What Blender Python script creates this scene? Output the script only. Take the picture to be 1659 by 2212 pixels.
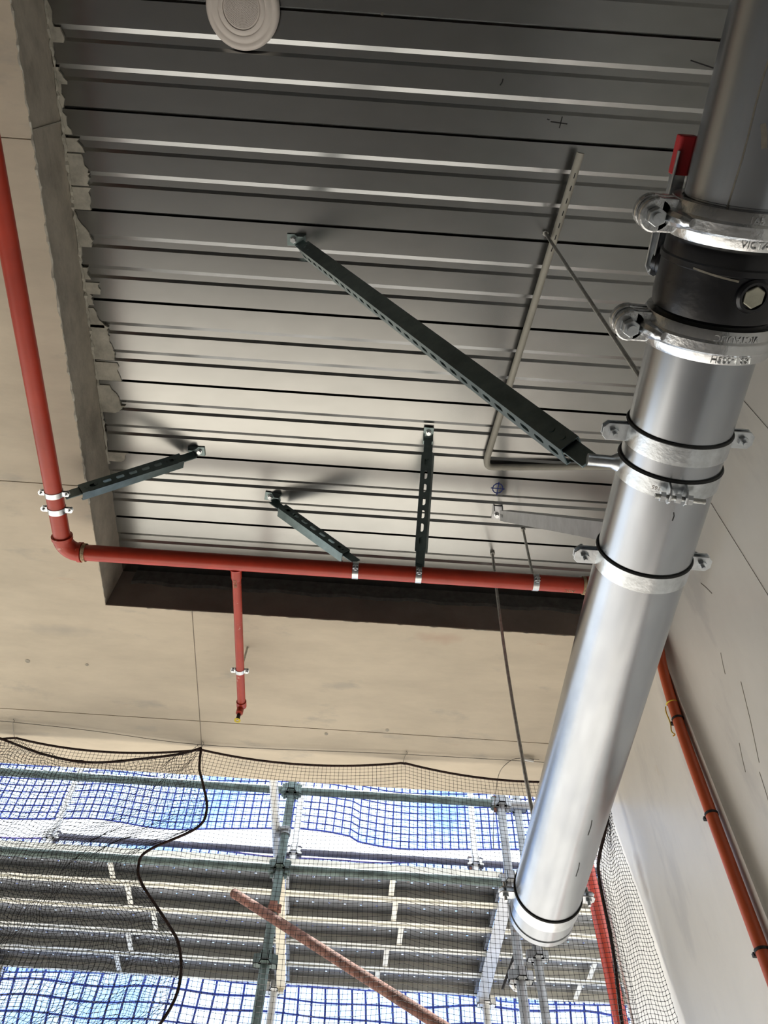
import bpy, math, random
import numpy as np
from mathutils import Vector, Matrix

random.seed(7); np.random.seed(7)
for o in list(bpy.data.objects): bpy.data.objects.remove(o)
SC = bpy.context.scene
C = SC.collection

# ------------------------------------------------------------------ camera
# the lens stands at the origin: +x right, +y towards the open side, +z up; the floor lies 1.55 below
EL, ROLL, YAW, FPX = math.radians(58.20), math.radians(3.076), math.radians(0.882), 1722.4
f_ = Vector((math.sin(YAW)*math.cos(EL), math.cos(YAW)*math.cos(EL), math.sin(EL)))
r_ = Vector((math.cos(YAW), -math.sin(YAW), 0)); u_ = r_.cross(f_)
r2 = r_*math.cos(ROLL)+u_*math.sin(ROLL); u2 = -r_*math.sin(ROLL)+u_*math.cos(ROLL)
cd = bpy.data.cameras.new('camera'); cam = bpy.data.objects.new('camera', cd); C.objects.link(cam)
cam.matrix_world = Matrix(((r2.x, u2.x, -f_.x, 0), (r2.y, u2.y, -f_.y, 0), (r2.z, u2.z, -f_.z, 0), (0, 0, 0, 1)))
cd.sensor_fit = 'VERTICAL'; cd.sensor_height = 36.0; cd.lens = FPX/2212*36
cd.clip_start = .02; cd.clip_end = 300
SC.camera = cam

# ------------------------------------------------------------------ sky, sun, exposure
w = bpy.data.worlds.new('sky'); SC.world = w; w.use_nodes = True
bg = w.node_tree.nodes['Background']
bg.inputs[0].default_value = (.90, .95, 1.0, 1); bg.inputs[1].default_value = 2.6
sd = bpy.data.lights.new('sun', 'SUN'); sd.energy = 14.0; sd.angle = math.radians(1.0); sd.color = (1, .95, .88)
sun = bpy.data.objects.new('sun', sd); C.objects.link(sun)
sun.rotation_euler = Vector((.10, -.20, -1.0)).to_track_quat('-Z', 'Y').to_euler()
vs = SC.view_settings
vs.view_transform = 'Standard'; vs.look = 'None'; vs.gamma = 1; vs.use_curve_mapping = False; vs.exposure = -0.05
SC.cycles.caustics_reflective = False; SC.cycles.caustics_refractive = False; SC.cycles.sample_clamp_indirect = 4.0
SC.cycles.max_bounces = 8; SC.cycles.diffuse_bounces = 4; SC.cycles.glossy_bounces = 3; SC.cycles.transparent_max_bounces = 10

# ------------------------------------------------------------------ materials
def mat(name, col, rough=.5, metal=0., var=.12, scale=4., stretch=(1, 1, 1), bump=0., bscale=60., col2=None, rvar=.0, spec=.5, detail=6., lo=.35, hi=.65):
    m = bpy.data.materials.new(name); m.use_nodes = True
    nt = m.node_tree; b = nt.nodes['Principled BSDF']; L = nt.links
    tc = nt.nodes.new('ShaderNodeNewGeometry')
    mp = nt.nodes.new('ShaderNodeMapping'); mp.inputs['Scale'].default_value = stretch
    L.new(tc.outputs['Position'], mp.inputs['Vector'])
    n = nt.nodes.new('ShaderNodeTexNoise'); n.inputs['Scale'].default_value = scale; n.inputs['Detail'].default_value = detail
    n.inputs['Roughness'].default_value = .65
    L.new(mp.outputs[0], n.inputs['Vector'])
    r = nt.nodes.new('ShaderNodeValToRGB')
    c2 = col2 if col2 else tuple(c*(1-2*var) for c in col)
    c1 = tuple(min(1, c*(1+var)) for c in col)
    r.color_ramp.elements[0].color = (*c2, 1); r.color_ramp.elements[1].color = (*c1, 1)
    r.color_ramp.elements[0].position = lo; r.color_ramp.elements[1].position = hi
    L.new(n.outputs['Fac'], r.inputs[0]); L.new(r.outputs[0], b.inputs['Base Color'])
    b.inputs['Metallic'].default_value = metal; b.inputs['Specular IOR Level'].default_value = spec
    b.inputs['Roughness'].default_value = rough
    if rvar:
        mr = nt.nodes.new('ShaderNodeMapRange'); mr.inputs['To Min'].default_value = rough-rvar; mr.inputs['To Max'].default_value = rough+rvar
        mr.inputs['From Min'].default_value = .3; mr.inputs['From Max'].default_value = .7
        L.new(n.outputs['Fac'], mr.inputs['Value']); L.new(mr.outputs[0], b.inputs['Roughness'])
    if bump:
        n2 = nt.nodes.new('ShaderNodeTexNoise'); n2.inputs['Scale'].default_value = bscale; n2.inputs['Detail'].default_value = 5
        L.new(mp.outputs[0], n2.inputs['Vector'])
        bp = nt.nodes.new('ShaderNodeBump'); bp.inputs['Strength'].default_value = bump; bp.inputs['Distance'].default_value = .01
        L.new(n2.outputs['Fac'], bp.inputs['Height']); L.new(bp.outputs[0], b.inputs['Normal'])
    return m
def stained(m, col, scale, pos, width=.08, stretch=(1, 1, 1), amount=.7, detail=8):
    """lay a second, shaped stain over the base colour"""
    nt = m.node_tree; b = nt.nodes['Principled BSDF']; L = nt.links
    src = b.inputs['Base Color'].links[0].from_socket
    g = nt.nodes.new('ShaderNodeNewGeometry'); mp = nt.nodes.new('ShaderNodeMapping'); mp.inputs['Scale'].default_value = stretch
    mp.inputs['Location'].default_value = (3.1*scale, 1.7, .4)
    n = nt.nodes.new('ShaderNodeTexNoise'); n.inputs['Scale'].default_value = scale; n.inputs['Detail'].default_value = detail; n.inputs['Roughness'].default_value = .6
    L.new(g.outputs['Position'], mp.inputs['Vector']); L.new(mp.outputs[0], n.inputs['Vector'])
    mr = nt.nodes.new('ShaderNodeMapRange'); mr.inputs['From Min'].default_value = pos; mr.inputs['From Max'].default_value = pos+width
    mr.inputs['To Max'].default_value = amount
    L.new(n.outputs['Fac'], mr.inputs['Value'])
    mx = nt.nodes.new('ShaderNodeMix'); mx.data_type = 'RGBA'
    L.new(mr.outputs[0], mx.inputs['Factor']); L.new(src, mx.inputs['A']); mx.inputs['B'].default_value = (*col, 1)
    L.new(mx.outputs['Result'], b.inputs['Base Color'])
    return m
M = {}
M['deck'] = mat('galvanised decking', (.355, .36, .355), .26, 1, .05, 5, (1.5, 4, 1), 0, 160, detail=2, lo=.1, hi=.9)
M['soffit'] = stained(stained(mat('ply finished concrete', (.60, .53, .42), .62, 0, .07, 2.2, (.7, 2.2, 1), .05, 40),
                (.36, .34, .30), 3.0, .60, .10, (1, 2.5, 1), .55), (.50, .34, .24), 5, .70, .06, (1, 3, 1), .5)
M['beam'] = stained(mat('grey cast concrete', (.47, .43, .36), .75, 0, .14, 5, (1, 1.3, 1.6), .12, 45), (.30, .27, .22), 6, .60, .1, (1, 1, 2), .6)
M['shadedbeam'] = mat('shaded grey brown concrete', (.30, .265, .235), .75, 0, .1, 4, (1, 1, 1), .1, 40)  # darker than the other beam concrete: shade of the front face put into colour
M['spill'] = mat('cement slurry', (.46, .44, .38), .8, 0, .15, 14, (1, 1, 1), .3, 70)
M['wall'] = stained(stained(mat('troweled off white wall', (.74, .72, .67), .38, 0, .05, 1.6, (1, 1, .5), .02, 30, rvar=.06),
              (.52, .51, .49), 2.4, .56, .12, (1, 2.2, .6), .55), (.55, .45, .33), 2.2, .70, .05, (1, 1.6, .9), .5)
M['backwall'] = mat('raw grey wall', (.24, .23, .21), .8, 0, .1, 2)
def spot_stain(m, col, c, size, amount):
    nt = m.node_tree; b = nt.nodes['Principled BSDF']; L = nt.links; src = b.inputs['Base Color'].links[0].from_socket
    g = nt.nodes.new('ShaderNodeNewGeometry'); sub = nt.nodes.new('ShaderNodeVectorMath'); sub.operation = 'SUBTRACT'; sub.inputs[1].default_value = c
    dv = nt.nodes.new('ShaderNodeVectorMath'); dv.operation = 'DIVIDE'; dv.inputs[1].default_value = size
    ln = nt.nodes.new('ShaderNodeVectorMath'); ln.operation = 'LENGTH'; n = nt.nodes.new('ShaderNodeTexNoise'); n.inputs['Scale'].default_value = 14
    ad = nt.nodes.new('ShaderNodeMath'); ad.operation = 'MULTIPLY_ADD'; ad.inputs[1].default_value = 1.2
    mr = nt.nodes.new('ShaderNodeMapRange'); mr.inputs['From Min'].default_value = 1.6; mr.inputs['From Max'].default_value = .6; mr.inputs['To Max'].default_value = amount
    L.new(g.outputs['Position'], sub.inputs[0]); L.new(sub.outputs[0], dv.inputs[0]); L.new(dv.outputs[0], ln.inputs[0]); L.new(g.outputs['Position'], n.inputs['Vector'])
    L.new(n.outputs['Fac'], ad.inputs[0]); L.new(ln.outputs['Value'], ad.inputs[2]); L.new(ad.outputs[0], mr.inputs['Value'])
    mx = nt.nodes.new('ShaderNodeMix'); mx.data_type = 'RGBA'; mx.inputs['B'].default_value = (*col, 1)
    L.new(mr.outputs[0], mx.inputs['Factor']); L.new(src, mx.inputs['A']); L.new(mx.outputs['Result'], b.inputs['Base Color'])
spot_stain(M['wall'], (.42, .34, .24), (1.164, 2.885, 2.0), (.3, .045, .14), .75)
spot_stain(M['soffit'], (.33, .31, .28), (-1.28, 2.22, 2.495), (.20, .035, .3), .5)
spot_stain(M['soffit'], (.46, .30, .22), (.28, 2.13, 2.495), (.13, .035, .3), .55)
M['floor'] = mat('concrete floor', (.25, .23, .205), .7, 0, .1, 1.5, (1, 1, 1), .05, 20)
M['galv'] = stained(mat('zinc coated steel pipe', (.45, .47, .495), .27, 1, .10, 5, (3, 1, 3), .0, 120, detail=2, lo=.1, hi=.9), (.30, .32, .36), 7, .42, .40, (2.5, .7, 2.5), .6, detail=2)
M['zinc'] = mat('bright zinc plate', (.64, .67, .69), .30, 1, .10, 30, (1, 1, 1), .05, 150)
M['cast'] = mat('cast galvanised iron', (.66, .67, .67), .27, 1, .06, 26, (1, 1, 1), .10, 110)
M['strut'] = mat('galvanised strut channel', (.225, .285, .285), .42, 1, .10, 18, (1, 1, 1), .03, 150)
M['strutlight'] = mat('pale galvanised strut channel', (.50, .51, .53), .40, .9, .08, 14, (1, 1, 1), .03, 150)
M['rod'] = mat('threaded steel', (.55, .55, .52), .36, 1, .15, 60, (1, 1, 1), .3, 400)
M['red'] = mat('red pipe paint', (.45, .042, .019), .36, 0, .08, 6, (1, 1, 1), .02, 60)
M['redscuff'] = stained(mat('scuffed red pipe paint', (.45, .044, .021), .38, 0, .08, 6, (1, 1, 1), .06, 90), (.62, .42, .32), 45, .64, .06, (1, 1, 1), .7)
M['hemp'] = mat('thread sealing hemp', (.45, .33, .20), .8, 0, .25, 60, (1, 1, 1), .5, 200)
M['orange'] = mat('orange conduit', (.58, .105, .035), .42, 0, .08, 5, (1, 1, 1), .02, 60)
M['black'] = mat('black valve coating', (.008, .008, .010), .28, 0, .3, 20, (1, 1, 1), .04, 90)
M['rubber'] = mat('black rubber', (.014, .016, .016), .55, 0, .2, 20)
M['foam'] = mat('charcoal foam', (.13, .13, .125), .9, 0, .15, 30)
M['grip'] = mat('red handle grip', (.52, .025, .03), .45, 0, .08, 10)
M['brass'] = mat('dull metal plug', (.42, .41, .33), .42, .85, .1, 40)
M['white'] = mat('white speaker plastic', (.66, .61, .57), .45, 0, .03, 8)
M['dot'] = mat('grille holes', (.22, .19, .18), .7, 0, .05, 8)
M['pvc'] = mat('grey pvc conduit', (.42, .41, .36), .45, 0, .06, 10)
M['ink'] = mat('black marker ink', (.012, .012, .014), .6, 0, .1, 30)
M['blueink'] = mat('blue marker ink', (.03, .05, .28), .6, 0, .1, 30)
M['net'] = mat('black netting twine', (.010, .009, .012), .8, 0, .2, 50)
M['rope'] = mat('brown black border rope', (.045, .018, .014), .85, 0, .4, 90, (1, 1, 1), .8, 300)
M['wire'] = mat('steel wire', (.26, .24, .20), .45, .8, .1, 60)
M['tubegreen'] = mat('green grey scaffold tube', (.105, .150, .145), .5, .25, .25, 14, (1, 1, 1), .1, 90)
M['tubesteel'] = stained(mat('worn grey scaffold tube', (.30, .32, .34), .5, .5, .15, 12, (1, 1, 1), .1, 90), (.18, .11, .07), 20, .62, .08)
M['tubewhite'] = mat('pale galvanised tube', (.72, .73, .72), .45, .3, .08, 10)
M['rust'] = stained(mat('rusty tube', (.19, .080, .055), .8, .1, .25, 22, (1, 1, 1), .3, 120), (.30, .16, .12), 26, .52, .1)
M['plank'] = stained(mat('galvanised plank', (.27, .29, .33), .42, .85, .12, 8, (1, 4, 1), .04, 80), (.26, .15, .09), 7, .66, .05, (1, 2, 1), .7)
M['lip'] = mat('pale plank lip', (.70, .68, .60), .42, .6, .08, 10)
M['cream'] = mat('cream transom', (.62, .58, .47), .55, .2, .08, 8)
M['paint'] = mat('orange spray paint', (.60, .11, .03), .7, 0, .2, 30)
M['darkrail'] = mat('dark guard rail', (.085, .085, .12), .5, .3, .15, 10)
M['strand'] = mat('blue mesh strands', (.022, .050, .36), .6, 0, .15, 12)
M['purple'] = mat('violet hem tape', (.16, .14, .42), .6, 0, .15, 12)
M['ochre'] = mat('yellow string', (.70, .56, .04), .7, 0, .1, 40)
M['clear'] = mat('cloudy plastic bag', (.74, .76, .78), .25, 0, .1, 30)
M['asphalt'] = mat('worn asphalt', (.34, .325, .30), .9, 0, .1, .3)
M['ground'] = mat('pale ground', (.50, .46, .395), .9, 0, .1, .3)
# blue scaffold mesh: thin woven sheet that lets sky through
def mesh_sheet():
    m = bpy.data.materials.new('blue woven mesh'); m.use_nodes = True
    nt = m.node_tree; L = nt.links; nt.nodes.clear()
    out = nt.nodes.new('ShaderNodeOutputMaterial'); tr = nt.nodes.new('ShaderNodeBsdfTransparent'); tl = nt.nodes.new('ShaderNodeBsdfTranslucent')
    g = nt.nodes.new('ShaderNodeNewGeometry'); n = nt.nodes.new('ShaderNodeTexNoise'); n.inputs['Scale'].default_value = 1.1
    L.new(g.outputs['Position'], n.inputs['Vector'])
    r = nt.nodes.new('ShaderNodeValToRGB'); r.color_ramp.elements[0].position = .36; r.color_ramp.elements[1].position = .62
    r.color_ramp.elements[0].color = (.34, .56, .92, 1); r.color_ramp.elements[1].color = (.80, .90, 1.0, 1)
    L.new(n.outputs['Fac'], r.inputs[0]); L.new(r.outputs[0], tr.inputs[0])
    tl.inputs[0].default_value = (.25, .42, .85, 1)
    mx = nt.nodes.new('ShaderNodeMixShader'); mx.inputs[0].default_value = .15
    L.new(tr.outputs[0], mx.inputs[1]); L.new(tl.outputs[0], mx.inputs[2]); L.new(mx.outputs[0], out.inputs[0])
    return m
M['sheet'] = mesh_sheet()

# ------------------------------------------------------------------ building helpers
V = Vector
def frame(d):
    d = V(d).normalized(); a = V((0, 0, 1)) if abs(d.z) < .9 else V((1, 0, 0))
    u = a.cross(d).normalized(); return u, d.cross(u).normalized(), d
def root_loc(o):
    while o and o.parent: o = o.parent
    return V(o.location) if o else V((0, 0, 0))
def tag(o, label=None, cat=None, group=None, kind=None):
    if label: o['label'] = label
    if cat: o['category'] = cat
    if group: o['group'] = group
    if kind: o['kind'] = kind
    return o
def thing(name, loc, label, cat, group=None):
    o = bpy.data.objects.new(name, None); C.objects.link(o); o.location = loc; o.empty_display_size = .05
    return tag(o, label, cat, group)
class MB:
    def __init__(s): s.v = []; s.f = []
    def add(s, vs, fs):
        n = len(s.v); s.v += [tuple(x) for x in vs]; s.f += [tuple(i+n for i in f) for f in fs]; return s
    def box(s, c, size, ax=None):
        c = V(c); ax = ax or (V((1, 0, 0)), V((0, 1, 0)), V((0, 0, 1)))
        h = [k/2 for k in size]; vs = []
        for i in (-1, 1):
            for j in (-1, 1):
                for k in (-1, 1): vs.append(c+ax[0]*(i*h[0])+ax[1]*(j*h[1])+ax[2]*(k*h[2]))
        return s.add(vs, [(0, 1, 3, 2), (4, 6, 7, 5), (0, 4, 5, 1), (2, 3, 7, 6), (0, 2, 6, 4), (1, 5, 7, 3)])
    def tube(s, pts, r, n=8, caps=True):
        pts = [V(p) for p in pts]; K = len(pts); rr = r if isinstance(r, (list, tuple)) else [r]*K
        t0 = (pts[1]-pts[0]).normalized(); u, v, _ = frame(t0); vs = []; fs = []
        for i, p in enumerate(pts):
            t = (pts[min(i+1, K-1)]-pts[max(i-1, 0)]).normalized()
            u = (u-t*u.dot(t)).normalized(); v = t.cross(u)
            for k in range(n):
                a = 2*math.pi*k/n; vs.append(p+(u*math.cos(a)+v*math.sin(a))*rr[i])
        for i in range(K-1):
            for k in range(n):
                a, b = i*n+k, i*n+(k+1) % n; fs.append((a, b, b+n, a+n))
        if caps: fs.append(tuple(range(n-1, -1, -1))); fs.append(tuple((K-1)*n+k for k in range(n)))
        return s.add(vs, fs)
    def lathe(s, prof, o, d, n=48, closed=True, up=None):
        """prof: (distance along axis, radius); closed joins last ring to first"""
        u, v, d = frame(d); o = V(o); vs = []; fs = []; K = len(prof)
        for a, r in prof:
            for k in range(n):
                t = 2*math.pi*k/n; vs.append(o+d*a+(u*math.cos(t)+v*math.sin(t))*r)
        for i in range(K if closed else K-1):
            j = (i+1) % K
            for k in range(n):
                fs.append((i*n+k, i*n+(k+1) % n, j*n+(k+1) % n, j*n+k))
        if not closed:
            fs.append(tuple(range(n-1, -1, -1))); fs.append(tuple((K-1)*n+k for k in range(n)))
        return s.add(vs, fs)
    def prism(s, poly, o, u, v, w, t):
        o, u, v, w = V(o), V(u), V(v), V(w); n = len(poly)
        vs = [o+u*a+v*b for a, b in poly]+[o+u*a+v*b+w*t for a, b in poly]
        fs = [tuple(range(n-1, -1, -1)), tuple(range(n, 2*n))]+[(i, (i+1) % n, n+(i+1) % n, n+i) for i in range(n)]
        return s.add(vs, fs)
    def build(s, name, m, parent=None, smooth=False, bevel=0., angle=35, kind=None):
        o0 = root_loc(parent)
        me = bpy.data.meshes.new(name); me.from_pydata([(x-o0.x, y-o0.y, z-o0.z) for x, y, z in s.v], [], s.f)
        me.materials.append(m if not isinstance(m, str) else M[m])
        import bmesh
        bm = bmesh.new(); bm.from_mesh(me); bmesh.ops.recalc_face_normals(bm, faces=bm.faces)
        if smooth:
            for f in bm.faces: f.smooth = True
            for e in bm.edges:
                if len(e.link_faces) == 2 and e.calc_face_angle(0) > math.radians(angle): e.smooth = False
        bm.to_mesh(me); bm.free()
        ob = bpy.data.objects.new(name, me); C.objects.link(ob); ob.parent = parent
        if bevel:
            b = ob.modifiers.new('edge', 'BEVEL'); b.width = bevel; b.segments = 2; b.limit_method = 'ANGLE'
        if kind: ob['kind'] = kind
        return ob
def raw_mesh(name, verts, faces, m, parent=None, kind=None):
    """large quad meshes straight from numpy"""
    me = bpy.data.meshes.new(name); o0 = np.array(root_loc(parent))
    verts = (np.asarray(verts, np.float64)-o0).astype(np.float32); faces = np.asarray(faces, np.int32); k = faces.shape[1]
    me.vertices.add(len(verts)); me.vertices.foreach_set('co', verts.ravel())
    me.loops.add(faces.size); me.loops.foreach_set('vertex_index', faces.ravel())
    me.polygons.add(len(faces)); me.polygons.foreach_set('loop_start', np.arange(0, faces.size, k, dtype=np.int32))
    me.polygons.foreach_set('loop_total', np.full(len(faces), k, np.int32))
    me.update(calc_edges=True); me.materials.append(M[m])
    ob = bpy.data.objects.new(name, me); C.objects.link(ob); ob.parent = parent
    if kind: ob['kind'] = kind
    return ob
def struct(ob): ob['kind'] = 'structure'; return ob
def copy_tree(o, parent=None):
    c = o.copy(); C.objects.link(c); c.parent = parent
    for ch in list(o.children): copy_tree(ch, c)
    return c
def strands(lines, rad, nrm, sides=3):
    """lines (M,K,3) -> thin prisms"""
    P = np.asarray(lines, float); Mn, K, _ = P.shape
    T = np.gradient(P, axis=1); T /= np.linalg.norm(T, axis=2, keepdims=True)+1e-12
    A = np.cross(T, np.array(nrm, float)); A /= np.linalg.norm(A, axis=2, keepdims=True)+1e-12
    B = np.cross(A, T); vs = []
    for k in range(sides):
        a = 2*math.pi*k/sides; vs.append(P+rad*(A*math.cos(a)+B*math.sin(a)))
    vs = np.stack(vs, 2).reshape(-1, 3)
    i = np.arange(Mn)[:, None, None]; j = np.arange(K-1)[None, :, None]; k = np.arange(sides)[None, None, :]; k2 = (k+1) % sides
    q = np.stack([(i*K+j)*sides+k, (i*K+j)*sides+k2, (i*K+j+1)*sides+k2, (i*K+j+1)*sides+k], -1).reshape(-1, 4)
    return vs, q
def knots(P, r):
    P = np.asarray(P, float).reshape(-1, 3); n = len(P)
    off = np.array([(1, 0, 0), (0, 0, 1), (-1, 0, 0), (0, 0, -1), (0, 1, 0), (0, -1, 0)], float)*r
    vs = (P[:, None]+off[None]).reshape(-1, 3)
    tri = np.array([(0, 1, 4, 4), (1, 2, 4, 4), (2, 3, 4, 4), (3, 0, 4, 4), (1, 0, 5, 5), (2, 1, 5, 5), (3, 2, 5, 5), (0, 3, 5, 5)])[:, :3]
    return vs, (np.arange(n)[:, None, None]*6+tri[None]).reshape(-1, 3)
def text_verts(s, size, depth):
    cu = bpy.data.curves.new('t', 'FONT'); cu.body = s; cu.size = size; cu.extrude = depth; cu.align_x = 'CENTER'; cu.align_y = 'CENTER'; cu.resolution_u = 3
    ob = bpy.data.objects.new('t', cu); C.objects.link(ob)
    dg = bpy.context.evaluated_depsgraph_get(); me = bpy.data.meshes.new_from_object(ob.evaluated_get(dg))
    vs = [tuple(v.co) for v in me.vertices]; fs = [tuple(p.vertices) for p in me.polygons]
    bpy.data.objects.remove(ob); bpy.data.curves.remove(cu); bpy.data.meshes.remove(me)
    return vs, fs
def ring_text(s, size, depth, o, axis, R, ang, flip, name, m, parent):
    """raised lettering wrapped round a band: ang = direction of its middle, measured in the (x,z) plane, axis = +y"""
    vs, fs = text_verts(s, size, depth); out = []
    for x, y, z in vs:
        if flip: x, y = -x, -y
        a = ang+x/R; rr = R+z+depth*.5
        out.append((o[0]+rr*math.cos(a), o[1]-y, o[2]+rr*math.sin(a)))
    return MB().add(out, fs).build(name, m, parent)
HEX = 6
X, Y, Z = V((1, 0, 0)), V((0, 1, 0)), V((0, 0, 1))

# ================================================================== the room
ZD, ZS = 2.73, 2.495          # underside of the decking, underside of the concrete beams
XL, YB, YE, XW = -1.068, 2.076, 3.06, 1.20
FL = -1.55
struct(MB().box((-2.4, -1.45, FL-.1), (7.4, 9.0, .2)).build('floor', 'floor'))
struct(MB().box((0, 49.5, -9.1), (160, 80, .2)).build('ground', 'asphalt'))
struct(MB().box((0, -10.25, -9.1), (160, 39.5, .2)).build('bounce_ground', 'ground'))  # unseen pale near strip, added to bounce sunlight onto the front soffit
struct(MB().box((-2.4, -6.0, .6), (7.4, .2, 4.5)).build('wall_back', 'backwall'))
struct(MB().box((-6.1, -1.45, .6), (.2, 9.0, 4.5)).build('wall_left', 'backwall'))
# right wall: thin part beside the decking, a thicker pier from the beam line outwards, a rounded return between them
wr = MB().box((XW+.12, -1.94, .66), (.24, 8.0, 4.42))
wr.build('wall_right', 'wall'); struct(bpy.data.objects['wall_right'])
prof = [(XW+.02, YB-.055)]
for k in range(9):
    a = math.pi/2*k/8; prof.append((XW-.036*(1-math.cos(a)), YB-.042+.042*math.sin(a)))
prof += [(XW-.036, YE+.30), (XW+.22, YE+.30), (XW+.22, YB-.055)]
wp = MB().prism(prof, (0, 0, FL), X, Y, Z, ZS-FL+.0).build('wall_pier', 'wall', smooth=True, angle=50); struct(wp)
# pencil scrawl and scuffs on the wall
def ribbon(pts, wd, nrm, name, m, parent, t=.0006):
    b = MB(); nrm = V(nrm); pts = [V(p) for p in pts]
    for i in range(len(pts)-1):
        d = pts[i+1]-pts[i]; L = d.length
        if L < 1e-6: continue
        d /= L; b.box((pts[i]+pts[i+1])/2, (L+wd*.6, wd, t), (d, nrm.cross(d).normalized(), nrm))
    return b.build(name, m, parent)
XP = XW-.0355
for (y, z, dy, dz) in [(2.30, 1.50, .02, -.08), (2.45, 1.30, .015, -.09), (2.38, 1.12, .02, -.07)]:
    ribbon([(XP, y, z), (XP, y+dy*.6, z+dz*.5), (XP, y+dy, z+dz)], .004, (-1, 0, 0), 'scuff_mark', 'wire', wp)
cc = []
for k in range(15):
    a = math.radians(200+k*17); cc.append((XP, 2.17+.11*math.cos(a)*.8, 1.13+.10*math.sin(a)))
ribbon(cc, .003, (-1, 0, 0), 'pencil_circle', 'wire', wp)
WR = bpy.data.objects['wall_right']
for (y, z, dy, dz) in [(1.66, 2.28, .03, .10), (1.80, 2.02, -.03, .07), (1.93, 1.72, -.035, .085), (1.74, 1.92, .10, -.24), (1.60, 1.72, .09, -.22), (1.30, 2.0, .02, -.12), (1.86, 1.66, .03, -.12)]:
    ribbon([(XW-.0004, y, z), (XW-.0004, y+dy*.45, z+dz*.5), (XW-.0004, y+dy, z+dz)], .0028, (-1, 0, 0), 'scuff_mark', 'wire', WR)
# formwork joint ridges on the thin wall
for y in (.40, 1.02, 1.42):
    MB().box((XW-.0005, y, .66), (.003, .004, 4.1)).build('formwork_ridge', 'wall', WR)

# concrete slab above and the beams
slab = struct(MB().box((-2.4, -1.43, 3.0), (7.5, 9.0, .44)).build('ceiling', 'shadedbeam'))
bl = MB(); bl.box(((XL-6.1)/2, -1.45, (ZS+.003+2.80)/2), (XL+6.1, 9.02, 2.80-ZS-.003))
bl.build('beam_left', 'beam'); struct(bpy.data.objects['beam_left'])
bf = struct(MB().box(((XL+XW+.24)/2, (YB+YE)/2, (ZS+.003+2.80)/2), (XW+.24-XL, YE-YB, 2.80-ZS-.003)).build('beam_front', 'shadedbeam'))
# formed soffit panels with recessed joints
def panel(poly, parent, name='soffit_panel'):
    b = MB().prism(poly, (0, 0, ZS), X, Y, Z, .006); return b.build(name, 'soffit', parent, bevel=.001)
gpx = .0016
BL = bpy.data.objects['beam_left']
panel([(-6, -5.9), (XL+.002, -5.9), (XL+.002, .363-gpx), (-6, .363-gpx)], BL)
panel([(-6, .363+gpx), (XL+.002, .363+gpx), (XL+.002, 1.522-gpx), (-6, 1.522-gpx)], BL)
panel([(-6, 1.522+gpx), (XL+.002, 1.522+gpx), (XL+.002, YB-.002), (-.718-gpx, YB-.002), (-.724-gpx, 2.70-gpx), (-6, 2.70-gpx)], BL)
panel([(-.718+gpx, YB-.002), (XW-.03, YB-.002), (XW-.03, 2.70-gpx), (-.724+gpx, 2.70-gpx)], bf)
panel([(-6, 2.70+gpx), (-.724-gpx, 2.70+gpx), (-.730-gpx, YE+.001), (-6, YE+.001)], BL)
panel([(-.724+gpx, 2.70+gpx), (XW-.03, 2.70+gpx), (XW-.03, YE+.001), (-.730+gpx, YE+.001)], bf)
for (x, y, r) in [(-1.436, 2.406, .010), (-1.185, 2.405, .007), (-.162, 2.728, .008), (.1075, 2.680, .008)]:
    MB().lathe([(0, r), (.002, r*.8)], (x, y, ZS-.0012), Z, 12, closed=False).build('tie_hole', 'wire', BL if x < -.72 else bf)
# ragged cement fin along the inner lower edge of the left beam, and its inner face
def ragged(pts_fn, n, name, m, parent, r0, r1, sides=5):
    pts = [V(pts_fn(i/n)) for i in range(n+1)]; rr = [random.uniform(r0, r1) for _ in pts]
    pts = [p+V((random.uniform(-1, 1)*.0025, 0, random.uniform(-1, 1)*.002)) for p in pts]
    return MB().tube(pts, rr, sides).build(name, m, parent)
ragged(lambda t: (XL+.001, -.3+t*1.9, ZS+.002), 120, 'cement_fin', 'spill', BL, .001, .0065)
ragged(lambda t: (XL+.001, 1.6+t*.47, ZS+.002), 30, 'cement_fin', 'spill', BL, .0008, .002)
ragged(lambda t: (-.9+t*2.0, YB, ZS+.001), 90, 'cement_fin', 'spill', bf, .0006, .003)
MB().box((XL+.001, .34, ZS+.118), (.003, .004, .235)).build('cast_joint', 'spill', BL)
# soft black foam closing the decking against the front beam
fm = MB(); n = 90; vs = []; fs = []
for i in range(n+1):
    x = XL+.06+(XW-XL-.06)*i/n; zb = ZD-.085+.006*math.sin(i*.55)+random.uniform(-.003, .003)
    vs += [(x, YB-.010, ZD+.02), (x, YB-.010, zb+.010), (x, YB+.001, zb)]
for i in range(n):
    a = i*3; fs += [(a, a+1, a+4, a+3), (a+1, a+2, a+5, a+4)]
fm.add(vs, fs).build('foam_strip', 'foam', bf, smooth=True)

# steel decking: each 300 mm sheet is its own piece
deck = slab
PRO = [(.003, .035), (.003, .0), (.076, 0), (.089, .0062), (.110, .0062), (.120, 0), (.179, 0), (.192, .0062), (.213, .0062), (.223, 0), (.2935, 0), (.297, .0035), (.297, .035)]
first = None
for k in range(-20, 7):
    y0 = .3*k
    if first is None:
        vs = []; fs = []; n = len(PRO)
        for x in (XL-.0, XW): vs += [(x, a, ZD+b) for a, b in PRO]
        fs = [(i, i+1, n+i+1, n+i) for i in range(n-1)]
        first = MB().add(vs, fs).build('deck_sheet', 'deck', deck)
        first.location = -V(root_loc(deck))*0 + V((0, y0, 0))
    else:
        c = first.copy(); C.objects.link(c); c.parent = deck; c.location = (0, y0, 0)
# the last strip against the beam is cut at the beam
vs = [(x, a+2.1, ZD+b) for x in (XL, XW) for a, b in PRO[:4]]
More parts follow.
